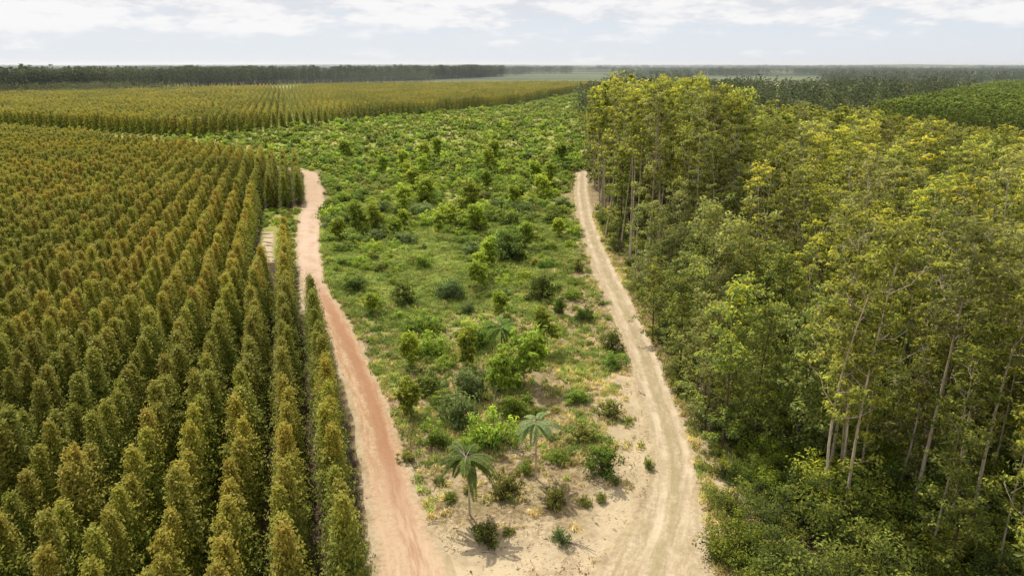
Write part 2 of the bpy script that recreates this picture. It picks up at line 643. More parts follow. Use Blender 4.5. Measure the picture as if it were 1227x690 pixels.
# keep the ground level and just under the two tracks
droad = np.where(gy < 206, np.maximum(np.where(gx < redX(gy, 0), redX(gy, 0) - gx, np.where(dl > 0, dl, 0)), 0), 9)
dsand = np.where(gx > sandX(gy, 1), dr1, np.where(dr > 0, dr, 0))
dd = np.minimum(droad, dsand)
z = (nz + .06) * sstep(.9, 3.0, dd) * near * sstep(18, 24, gy) * (1 - sstep(215, 233, gy)) * sstep(-66, -60, gx) * (1 - sstep(40, 45, gx))
z = np.where(near, z, 0)
# soft berm of graded earth along the tracks
z += np.where(near & (gy < 200), .07 * np.exp(-((droad - 1.6) / .6) ** 2) + .04 * np.exp(-((dsand - 1.7) / .6) ** 2), 0)
# far low hill on the horizon at the right
z += 66 * np.exp(-(((gx - 5200) / 560) ** 2 + ((gy - 8300) / 900) ** 2) ** 1.6)
z += 30 * np.exp(-((gx + 3000) / 5000) ** 2 - ((gy - 16000) / 2500) ** 2)

green = sstep(50, 128, gy - .9 * np.clip(gx, -30, 14) + 4)  # more cover further away and to the left
green = green * sstep(.4, 3.5, dl) * (.35 + .65 * sstep(1.5, 9, dr)) * in_field
green = np.where(gy > 206, 1.0, green)
green = np.where((gy > 190) & (dsand < 3), green * sstep(.5, 3, dsand), green)
red_off = 0 * gx
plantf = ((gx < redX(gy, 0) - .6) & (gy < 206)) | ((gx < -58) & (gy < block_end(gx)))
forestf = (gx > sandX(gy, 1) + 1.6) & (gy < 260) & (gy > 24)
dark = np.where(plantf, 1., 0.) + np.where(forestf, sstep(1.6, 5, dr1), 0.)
# grassy gap and the bare sandy lane inside the young plantation
row_co = (-10.3 + AZ * (gy - 35.2) - gx) / ROWSP
gap = (row_co < 2.5) & (row_co > -.5) & (gy > 108) & (gy < 149) & plantf
dark = np.where(gap, 0, dark); green = np.where(gap, 1, green)
lane = ((row_co > 1.7) & (row_co < 2.35) & (gy > 106) & (gy < 127)) | ((row_co > -.5) & (row_co < .55) & (gy > 82) & (gy < 106) & plantf)
dark = np.where(lane, 0, dark); green = np.where(lane, 0, green)
palem = np.where(lane, 1., 0.)
sel = (in_field & (gy < 62)) | ((gy < 60) & (dd < 3))
palem = np.maximum(palem, np.where(gy < 75, 1 - sstep(0, 7, dr), 0))
palem = np.maximum(palem, np.where((gy < 44), 1 - sstep(36, 42, gy), 0) * (1 - dark))

ny, nx = GX.shape
me = bpy.data.meshes.new('ground')
idx = np.arange(nx * ny).reshape(ny, nx)
quads = np.stack([idx[:-1, :-1], idx[:-1, 1:], idx[1:, 1:], idx[1:, :-1]], -1).reshape(-1)
me.vertices.add(nx * ny)
me.vertices.foreach_set('co', np.stack([gx, gy, z], 1).astype(np.float32).ravel())
me.loops.add(len(quads)); me.loops.foreach_set('vertex_index', quads.astype(np.int32))
nq = len(quads) // 4
me.polygons.add(nq)
me.polygons.foreach_set('loop_start', (np.arange(nq) * 4).astype(np.int32))
me.polygons.foreach_set('loop_total', np.full(nq, 4, np.int32))
me.polygons.foreach_set('use_smooth', np.ones(nq, bool))
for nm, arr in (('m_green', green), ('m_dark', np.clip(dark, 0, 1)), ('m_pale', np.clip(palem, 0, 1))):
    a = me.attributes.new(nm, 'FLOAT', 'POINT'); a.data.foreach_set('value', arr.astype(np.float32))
me.update(calc_edges=True)


def earth_nodes(nt):
    """tan sandy soil with dry litter; world-space, shared by ground and tracks"""
    geo = nt.nodes.new('ShaderNodeNewGeometry')
    P = geo.outputs['Position']
    n1 = noise_n(nt, P, .35, 5, .62)
    n2 = noise_n(nt, P, 2.3, 6, .7)
    n3 = noise_n(nt, P, .11, 3, .5)
    sand = mix_c(nt, ramp(nt, n1, .35, .65), (.31, .225, .120), (.48, .375, .215))
    sand = mix_c(nt, ramp(nt, n2, .42, .62, 0, .9), sand, (.17, .115, .058))
    sand = mix_c(nt, ramp(nt, n3, .45, .62, 0, .45), sand, (.22, .185, .075))
    return P, n1, n2, n3, sand


m, nt = new_mat('ground soil')
P, n1, n2, n3, sand = earth_nodes(nt)
mg = attr(nt, 'm_green').outputs['Fac']; md = attr(nt, 'm_dark').outputs['Fac']; mp_ = attr(nt, 'm_pale').outputs['Fac']
sand = mix_c(nt, math_n(nt, 'MULTIPLY', mp_, ramp(nt, n1, .3, .6, .45, .95)), sand, (.56, .44, .275))
gsum = math_n(nt, 'ADD', math_n(nt, 'MULTIPLY', mg, 1.15), math_n(nt, 'MULTIPLY_ADD', n1, 1.7, -.95))
gsum = math_n(nt, 'ADD', gsum, math_n(nt, 'MULTIPLY_ADD', n2, .5, -.25))
gfac = math_n(nt, 'MULTIPLY', ramp(nt, gsum, .1, .75), ramp(nt, mg, 0, .25))
n4 = noise_n(nt, P, .045, 4, .6)
n5 = noise_n(nt, P, .9, 5, .7)
gc = mix_c(nt, ramp(nt, n4, .38, .62), (.27, .285, .048), (.38, .35, .10))
gc = mix_c(nt, ramp(nt, n5, .42, .68, 0, .75), gc, (.12, .15, .035))
gc = mix_c(nt, ramp(nt, n1, .50, .66, 0, .7), gc, (.36, .30, .13))
# far country: broad patches of wood, pasture and plantation, greyed in colour for haze
far_p = nd(nt, 'ShaderNodeMapping', ins={'Vector': P, 'Scale': (.0006, .0018, 1)})
n6 = noise_n(nt, far_p.outputs[0], 1.0, 4, .55)
sep = nd(nt, 'ShaderNodeSeparateXYZ', ins={0: P})
farc = mix_c(nt, ramp(nt, n6, .42, .56), (.060, .078, .045), (.150, .165, .080))
farf = ramp(nt, sep.outputs[1], 850, 1500)
gc = mix_c(nt, farf, gc, farc)
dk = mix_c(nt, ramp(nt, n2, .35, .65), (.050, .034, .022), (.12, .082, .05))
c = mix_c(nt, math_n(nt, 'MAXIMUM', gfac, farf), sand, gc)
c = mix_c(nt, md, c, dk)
b = nd(nt, 'ShaderNodeBump', ins={'Height': math_n(nt, 'ADD', n2, math_n(nt, 'MULTIPLY', n5, 1.5)), 'Strength': .8, 'Distance': .12})
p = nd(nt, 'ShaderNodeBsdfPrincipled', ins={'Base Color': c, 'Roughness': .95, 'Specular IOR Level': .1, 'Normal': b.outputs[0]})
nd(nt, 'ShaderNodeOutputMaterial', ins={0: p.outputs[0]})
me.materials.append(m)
g = bpy.data.objects.new('ground', me); COL.objects.link(g)
tag(g, 'sandy soil and green cover of the flat clearing and the far plain', kind='structure')


def ribbon(name, E, mat, rut):
    # resample along length
    c = np.stack([E[:, [0, 1]], E[:, [2, 3]]], 1)
    mid = c.mean(1)
    seg = np.linalg.norm(np.diff(mid, axis=0), axis=1)
    s = np.concatenate([[0], np.cumsum(seg)])
    n = int(s[-1] / .7)
    S = np.linspace(0, s[-1], n)

    def smooth_interp(v):
        o = np.interp(S, s, v)
        k = np.ones(9) / 9
        pad = np.concatenate([np.full(4, o[0]), o, np.full(4, o[-1])])
        return np.convolve(pad, k, 'valid')
    lx, ly, rx, ry = [smooth_interp(E[:, i]) for i in range(4)]
    W = 25
    us = np.linspace(-1, 1, W)
    vv, at, al = [], [], []
    ext = .5
    for i in range(n):
        w = math.hypot(rx[i] - lx[i], ry[i] - ly[i]) + 1e-6
        dx, dy = (rx[i] - lx[i]) / w, (ry[i] - ly[i]) / w
        wob = .35 * mnoise.noise((S[i] * .35, 1.7, 0)); wob2 = .35 * mnoise.noise((S[i] * .35, 9.7, 0))
        a = -ext - wob; b_ = w + ext + wob2
        cx = w / 2
        for u in us:
            t = (u + 1) / 2
            d = a + (b_ - a) * t
            off = d - cx
            rz = -.045 * (math.exp(-((off - .95) / .28) ** 2) + math.exp(-((off + .85) / .28) ** 2)) * rut
            rz += .02 * mnoise.noise((lx[i] * .8 + d, ly[i] * .8, 4))
            zz = .06 + rz if abs(u) < .99 else -.03
            vv.append((lx[i] + dx * d, ly[i] + dy * d, zz)); at.append(off); al.append(u)
    f = [(i * W + j, i * W + j + 1, (i + 1) * W + j + 1, (i + 1) * W + j) for i in range(n - 1) for j in range(W - 1)]
    me = bpy.data.meshes.new(name)
    me.from_pydata(vv, [], f)
    for nm, arr in (('off', at), ('edge', al)):
        a = me.attributes.new(nm, 'FLOAT', 'POINT'); a.data.foreach_set('value', np.array(arr, np.float32))
    me.polygons.foreach_set('use_smooth', np.ones(len(f), bool))
    if me.polygons[0].normal.z < 0: me.flip_normals()
    me.materials.append(mat)
    o = bpy.data.objects.new(name, me); COL.objects.link(o)
    return o


def track_mat(name, base, alt, strip, pale, reddish):
    m, nt = new_mat(name)
    P, n1, n2, n3, sand = earth_nodes(nt)
    off = attr(nt, 'off').outputs['Fac']; e = attr(nt, 'edge').outputs['Fac']
    sx = nd(nt, 'ShaderNodeSeparateXYZ', ins={0: P})
    Y = sx.outputs[1]
    fine = noise_n(nt, P, 5.5, 6, .7)
    # streaks drawn out along the track
    cx = nd(nt, 'ShaderNodeCombineXYZ', ins={0: math_n(nt, 'ADD', math_n(nt, 'MULTIPLY', off, 1.9), math_n(nt, 'MULTIPLY', n1, 1.6)), 1: math_n(nt, 'MULTIPLY', Y, .22), 2: 0.})
    st = noise_n(nt, cx.outputs[0], 1.3, 5, .6)
    c = mix_c(nt, ramp(nt, st, .36, .64), base, alt)
    c = mix_c(nt, ramp(nt, n2, .40, .62, 0, .5), c, (alt[0] * .8, alt[1] * .77, alt[2] * .74))
    c = mix_c(nt, ramp(nt, fine, .45, .75, 0, .6), c, (alt[0] * .62, alt[1] * .58, alt[2] * .55))
    offn = math_n(nt, 'ADD', off, math_n(nt, 'MULTIPLY_ADD', n1, .9, -.45))
    if reddish:
        # redder packed strip between the wheel lines, paler further away
        s1 = ramp(nt, math_n(nt, 'ABSOLUTE', math_n(nt, 'SUBTRACT', offn, .35)), .2, 1.0, 1, 0)
        c = mix_c(nt, math_n(nt, 'MULTIPLY', s1, .8), c, strip)
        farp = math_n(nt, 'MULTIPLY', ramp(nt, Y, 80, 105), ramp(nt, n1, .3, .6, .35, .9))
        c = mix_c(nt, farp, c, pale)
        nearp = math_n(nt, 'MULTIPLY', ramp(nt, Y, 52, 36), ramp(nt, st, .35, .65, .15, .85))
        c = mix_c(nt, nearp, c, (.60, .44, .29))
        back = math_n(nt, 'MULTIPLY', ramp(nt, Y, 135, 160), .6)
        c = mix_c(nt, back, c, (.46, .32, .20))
    else:
        s1 = ramp(nt, math_n(nt, 'ABSOLUTE', math_n(nt, 'SUBTRACT', offn, .05)), .15, .55, 1, 0)
        c = mix_c(nt, math_n(nt, 'MULTIPLY', s1, math_n(nt, 'MULTIPLY', ramp(nt, n1, .36, .62), .65)), c, strip)
        s2 = ramp(nt, math_n(nt, 'ABSOLUTE', math_n(nt, 'SUBTRACT', math_n(nt, 'ABSOLUTE', math_n(nt, 'SUBTRACT', offn, .05)), .9)), .18, .42, 1, 0)
        c = mix_c(nt, math_n(nt, 'MULTIPLY', s2, ramp(nt, n1, .32, .62, .85, .1)), c, (.62, .50, .34))
    ef = math_n(nt, 'ADD', math_n(nt, 'ABSOLUTE', e), math_n(nt, 'MULTIPLY_ADD', n2, .5, -.25))
    ef = math_n(nt, 'ADD', ef, math_n(nt, 'MULTIPLY_ADD', n1, .5, -.25))
    sand = mix_c(nt, ramp(nt, n1, .3, .6, .2, .6), sand, (.54, .42, .26))
    c = mix_c(nt, ramp(nt, ef, .58, .9), c, sand)
    b = nd(nt, 'ShaderNodeBump', ins={'Height': math_n(nt, 'ADD', fine, math_n(nt, 'MULTIPLY', st, 1.2)), 'Strength': .6, 'Distance': .07})
    p = nd(nt, 'ShaderNodeBsdfPrincipled', ins={'Base Color': c, 'Roughness': .95, 'Specular IOR Level': .1, 'Normal': b.outputs[0]})
    nd(nt, 'ShaderNodeOutputMaterial', ins={0: p.outputs[0]})
    return m


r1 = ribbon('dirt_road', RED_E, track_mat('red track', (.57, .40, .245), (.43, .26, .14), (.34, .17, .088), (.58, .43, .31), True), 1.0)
tag(r1, 'reddish dirt track running along the edge of the young plantation', kind='structure')
r2 = ribbon('sandy_road', SAND_E, track_mat('sandy track', (.56, .445, .29), (.42, .32, .19), (.31, .26, .13), (.6, .5, .35), False), .9)
tag(r2, 'pale sandy track running along the edge of the tall forest', kind='structure')

# ------------------------------------------------------------------ young plantation
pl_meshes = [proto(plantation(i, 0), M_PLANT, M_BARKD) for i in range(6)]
P_, R_ = [], []
for r in range(0, 150):
    Y = np.arange(16 + (r * 1.37) % 2.1, 520, 2.1)
    X = rowX(r, Y)
    k = (Y < block_end(X) - 2)
    if r == 0: k &= (Y < 76) | ((Y > 149) & (X < redX(Y, 0) - 1.0))
    if r == 1: k &= (Y < 104) | (Y > 148)
    if r == 2: k &= (Y < 89) | (Y > 147)
    k &= (Y > 206) | (X < redX(Y, 0) - .9)
    P_.append(np.stack([X, Y], 1)[k]); R_.append(np.full(k.sum(), r))
P_ = np.concatenate(P_); R_ = np.concatenate(R_)
J = rng.normal(size=P_.shape) * np.array([.08, .16])
X, Y = (P_ + J).T
hs = np.clip(rng.normal(1, .065, len(X)), .7, 1.15)
hs *= 1 + .06 * np.array([mnoise.noise((a * .05, b * .05, 0)) for a, b in zip(X, Y)])
keep = in_view(X, Y, 7.3, 260, 200) & (rng.random(len(X)) > .012)
X, Y, hs, R_ = X[keep], Y[keep], hs[keep], R_[keep]
px, py, d = proj(X, Y, 5.5)
vis = (px > -12) & (px < 1240) & (py < 698)
order = np.argsort(np.where(vis, d, 1e9))[:296]
sel = np.zeros(len(X), bool); sel[order] = True
cnt = {}
for i in sorted(np.nonzero(sel)[0], key=lambda i: (R_[i], Y[i])):
    r = int(R_[i]); cnt[r] = cnt.get(r, 0) + 1
    row = 'row beside the red track' if r == 0 else '%s row from the red track' % nth(r + 1)
    w = (hs[i] * rng.uniform(.95, 1.12))
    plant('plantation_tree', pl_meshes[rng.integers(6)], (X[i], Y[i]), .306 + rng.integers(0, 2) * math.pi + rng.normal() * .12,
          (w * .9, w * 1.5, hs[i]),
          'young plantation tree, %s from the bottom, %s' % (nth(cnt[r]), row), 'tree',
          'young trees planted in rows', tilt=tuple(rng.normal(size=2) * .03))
o = ~sel
dist = d[o]
vi = np.where(dist < 95, rng.integers(0, 4, o.sum()), np.where(dist < 240, rng.integers(4, 8, o.sum()), rng.integers(8, 12, o.sum())))
srcs = [source(plantation(i, 0), M_PLANT, M_BARKD, 'plantation tree') for i in range(4)] + \
       [source(plantation(i, 1), M_PLANT, M_BARKD, 'plantation tree') for i in range(4)] + \
       [source(plantation(i, 2), M_PLANT, M_BARKD, 'plantation tree') for i in range(4)]
scatter('plantation_trees', np.stack([X[o], Y[o], 0 * X[o]], 1), np.full(o.sum(), .306) + rng.integers(0, 2, o.sum()) * math.pi, np.stack([hs[o] * .9, hs[o] * 1.5, hs[o]], 1), vi, srcs,
        'further rows of young olive-green plantation trees with rusty tips')
print('plantation', len(X))

# the second block beyond the cross track
FR = np.array([(-620, 540), (-292, 372), (-139, 300), (-83, 408), (0, 545), (100, 893), (130, 960)])
P_ = []
for r in range(-160, 260):
    Y = np.arange(300 + (r * 1.1) % 3, 1010, 2.8)
    X = rowX(r * 1.25, Y)
    f = np.interp(X, FR[:, 0], FR[:, 1])
    yb = np.interp(X, [-620, -420, -200, 0, 130], [690, 660, 900, 985, 985])
    k = (Y > f) & (Y < yb)
    P_.append(np.stack([X, Y], 1)[k])
X, Y = (np.concatenate(P_)).T
X = X + rng.normal(size=len(X)) * .08; Y = Y + rng.normal(size=len(X)) * .2
k = in_view(X, Y, 7, 60, 10)
X, Y = X[k], Y[k]
s_ = np.clip(rng.normal(1.12, .08, len(X)), .8, 1.35)
srcs = [source(plantation(i, 2), M_PLANT, M_BARKD, 'plantation tree') for i in range(5)]
scatter('distant_plantation', np.stack([X, Y, 0 * X], 1), np.full(len(X), .306), np.stack([s_ * .85, s_ * 1.6, s_], 1), rng.integers(0, 5, len(X)), srcs,
        'second block of young plantation trees beyond the cross track, seen as one mass')
print('block2', len(X))

# ------------------------------------------------------------------ tall forest at the right
GUMS = []
for i in range(8):
    GUMS.append(dict(H=21, cb=rng.uniform(.40, .64), R=rng.uniform(1.9, 2.7), nl=int(rng.integers(11, 16)), sparse=rng.uniform(.48, .75), thin=rng.uniform(.6, .95),
                     low=rng.choice([.1, .3, .7]), tip=rng.uniform(.5, 1.0)))
LEAFY = [dict(H=14, cb=.14, R=3.0, nl=17, dark=(.035, .048, .014), lite=(.115, .13, .026), tip=.5, low=.8, thin=.8),
         dict(H=12, cb=.12, R=3.3, nl=16, dark=(.03, .042, .014), lite=(.10, .115, .028), tip=.3, low=.8, thin=.8),
         dict(H=15, cb=.2, R=2.8, nl=16, dark=(.03, .048, .016), lite=(.11, .13, .026), tip=.6, low=1.0, thin=.8)]
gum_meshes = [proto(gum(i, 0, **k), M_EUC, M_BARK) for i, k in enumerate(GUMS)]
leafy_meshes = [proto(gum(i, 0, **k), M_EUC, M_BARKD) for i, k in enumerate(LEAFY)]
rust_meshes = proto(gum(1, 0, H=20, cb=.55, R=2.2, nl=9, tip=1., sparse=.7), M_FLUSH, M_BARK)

tx, ty, tl = [], [], []
for line in range(0, 64):
    yy = 20 + (line * 1.7) % 4
    while yy < 236:
        off = 2.4 + line * 3.5
        tx.append(sandX(yy, 1) + off + rng.normal() * .95); ty.append(yy + rng.normal() * 1.0); tl.append(line)
        yy += rng.uniform(3.0, 5.4)
for _ in range(70):
    yy = rng.uniform(33, 72); xx = rng.uniform(21, 52)
    tx.append(xx); ty.append(yy); tl.append(max(1, int(round((xx - sandX(yy, 1) - 2.4) / 3.5))))
tx, ty, tl = map(np.array, (tx, ty, tl))
hh = rng.uniform(.74, 1.08, len(tx))                              # of 21 m
big = (ty > 92) & (ty < 150) & (tx < 33)
slim = (rng.random(len(tx)) < .3) & ~big
hh = np.where(slim, hh * rng.uniform(.6, .85, len(tx)), hh)
hh = np.where(big, np.clip(rng.normal(1.24, .05, len(tx)), 1.1, 1.30), hh)
big2 = (ty > 80) & (ty < 92) & (tx < 30)
hh = np.where(big2, rng.uniform(1.0, 1.2, len(tx)), hh)
hh = np.where((ty > 150) & (tx < 34), rng.uniform(1.08, 1.24, len(tx)), hh)
hh = hh * (1 - .17 * sstep(55, 90, tx))
hh = np.where(ty > 150, hh * (1 - .1 * sstep(150, 235, ty)), hh)
edgy = (tl == 0)
lf = (edgy & (ty < 92)) | (rng.random(len(tx)) < .13)
# open front: low growth only
front = (ty < np.where(tx < 25, 39 - .1 * (tx - 15), 28)) | ((tx < 21.5) & (ty < 57) & (ty > 0) & (tl < 2) & (rng.random(len(tx)) < .5))
k = in_view(tx, ty, 20, 420, 160) & ~front & (tx < np.interp(ty, [100, 122, 170, 205, 240], [200, 93, 104, 111, 118])) & (rng.random(len(tx)) > .09)
# bushy clearing seen around the low middle of the wood, and the leafy shoulder beside the track
sh = (tl <= 2) & (ty > 46) & (ty < 82)
lf = lf | sh
tx, ty, tl, hh, lf, big = [a[k] for a in (tx, ty, tl, hh, lf, big)]
px, py, d = proj(tx, ty, 15)
vis = (px < 1240) & (px > 0)
order = np.argsort(np.where(vis, d, 1e9))[:290]
sel = np.zeros(len(tx), bool); sel[order] = True
cnt = {}
rust_left = 3
for i in sorted(np.nonzero(sel)[0], key=lambda i: (tl[i], ty[i])):
    l = int(tl[i]); cnt[l] = cnt.get(l, 0) + 1
    line = 'line beside the sandy track' if l == 0 else '%s line from the sandy track' % nth(l + 1)
    rz = rng.random() * 6.28
    t = tuple(rng.normal(size=2) * .035)
    if lf[i]:
        s = hh[i] * rng.uniform(.75, 1.1)
        plant('forest_tree', leafy_meshes[rng.integers(3)], (tx[i], ty[i]), rz, s,
              'leafy low-branched tree, %s from the bottom, %s' % (nth(cnt[l]), line), 'tree', 'tall forest trees', tilt=t)
    else:
        s = hh[i]
        mm = gum_meshes[rng.integers(8)]
        word = 'tall gum tree'
        if rust_left and 40 < d[i] < 80 and 1050 < px[i] < 1180 and rng.random() < .12:
            mm = rust_meshes; rust_left -= 1; word = 'gum tree with rusty orange leaves'
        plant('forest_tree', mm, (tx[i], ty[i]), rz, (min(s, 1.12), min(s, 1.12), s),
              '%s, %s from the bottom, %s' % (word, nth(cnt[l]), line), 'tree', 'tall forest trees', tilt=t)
o = ~sel
n = o.sum()
lod0 = d[o] < 110
vi = np.where(lf[o], 8 + rng.integers(0, 2, n), np.where(lod0, rng.integers(0, 4, n), rng.integers(4, 8, n)))
srcs = [source(gum(i, 0, **GUMS[i]), M_EUC, M_BARK, 'gum tree') for i in range(4)] + \
       [source(gum(i, 1, **GUMS[i]), M_EUC, M_BARK, 'gum tree') for i in range(4, 8)] + \
       [source(gum(i, 1, **LEAFY[i]), M_EUC, M_BARKD, 'leafy tree') for i in range(2)]
scatter('forest_trees', np.stack([tx[o], ty[o], 0 * tx[o]], 1), rng.random(n) * 6.28, hh[o], vi, srcs,
        'rest of the tall yellow-green gum forest behind its front trees')
print('forest', len(tx))

# slender bare stems that stand clear at the front of the wood
# ------------------------------------------------------------------ undergrowth in the wood
ux, uy = [], []
yy = 19.
while yy < 150:
    xx = sandX(yy, 1) + 1.7
    while xx < .78 * yy + 55:
        ux.append(xx + rng.normal() * .6); uy.append(yy + rng.normal() * .6)
        xx += 2.1 if yy < 90 else 3.2
    yy += 2.1 if yy < 90 else 3.2
ux, uy = np.array(ux), np.array(uy)
k = in_view(ux, uy, 4, 420, 120) & (ux - sandX(uy, 1) > 1.2)
ux, uy = ux[k], uy[k]
n = len(ux)
uscl = rng.uniform(.6, 1.7, n) * np.where(ux - sandX(uy, 1) < 4, .8, 1.1) * np.where(uy < 44, 1.15, .85)
srcs = [source(bush(i, 0, H=2.2, R=1.5, leafs=.72, dens=1.7, dark=(.018, .033, .01), lite=((.095, .108, .018), (.13, .135, .026), (.075, .09, .020), (.15, .16, .024))[i], tip=(.3, .6, .1, .9)[i]), M_BUSH, M_BARKD, 'bush') for i in range(4)]
scatter('forest_undergrowth', np.stack([ux, uy, 0 * ux], 1), rng.random(n) * 6.28, uscl, rng.integers(0, 4, n), srcs,
        'tangled green undergrowth between the trunks of the tall forest', 'undergrowth')

# ------------------------------------------------------------------ plants of the clearing
def bkind(dark, lite, tip=.5, **k):
    return [proto(bush(i, 0, dark=dark, lite=lite, tip=tip, **k), M_BUSH, M_BARKD, 'foliage', 'stem') for i in range(3)]


K = {
    'dark': bkind((.024, .034, .009), (.070, .088, .014), .2, H=2.2, R=1.25),
    'green': bkind((.025, .048, .012), (.115, .150, .022), .5, H=2.0, R=1.25),
    'lime': bkind((.035, .06, .012), (.150, .185, .022), .8, H=1.7, R=1.3, dens=.8),
    'grey': bkind((.030, .045, .016), (.100, .125, .038), .1, H=2.1, R=1.3),
    'olive': bkind((.04, .045, .015), (.14, .140, .032), .7, H=1.5, R=1.0, dens=.7),
}
KP = {
    'palm': [proto(umbrella(1, 0, H=3.5, R=1.95, nf=26, droop=.75, up=.55, dark=(.026, .046, .012), lite=(.075, .115, .024)), M_BUSH, M_BARK, 'fronds', 'stem')],
    'grey_palm': [proto(umbrella(2, 0, H=4.3, R=1.95, nf=16, droop=.8, up=.5, dark=(.03, .05, .022), lite=(.09, .125, .055)), M_BUSH, M_BARK, 'fronds', 'stem')],
    'dark_palm': [proto(umbrella(3, 0, H=3.6, R=2.1, nf=19, droop=1.1, up=.5, dark=(.018, .04, .014), lite=(.06, .12, .03)), M_BUSH, M_BARKD, 'fronds', 'stem')],
    'flat': [proto(umbrella(4, 0, H=3.0, R=2.2, nf=17, droop=.45, up=.35, dark=(.03, .06, .015), lite=(.10, .19, .035)), M_BUSH, M_BARKD, 'fronds', 'stem'),
             proto(umbrella(5, 0, H=2.4, R=1.9, nf=15, droop=.5, up=.45, dark=(.03, .05, .015), lite=(.12, .20, .03), tip=.6), M_BUSH, M_BARKD, 'fronds', 'stem')],
}
SAP = [proto(gum(20 + i, 0, H=hh_, cb=.22, R=rr_, nl=14, dark=(.058, .078, .014), lite=(.145, .175, .02), tip=.8, thin=.3, sparse=.8), M_BUSH, M_BARK, 'foliage', 'stem') for i, (hh_, rr_) in enumerate([(3.6, 1.0), (2.9, 1.2), (4.4, 1.15)])]
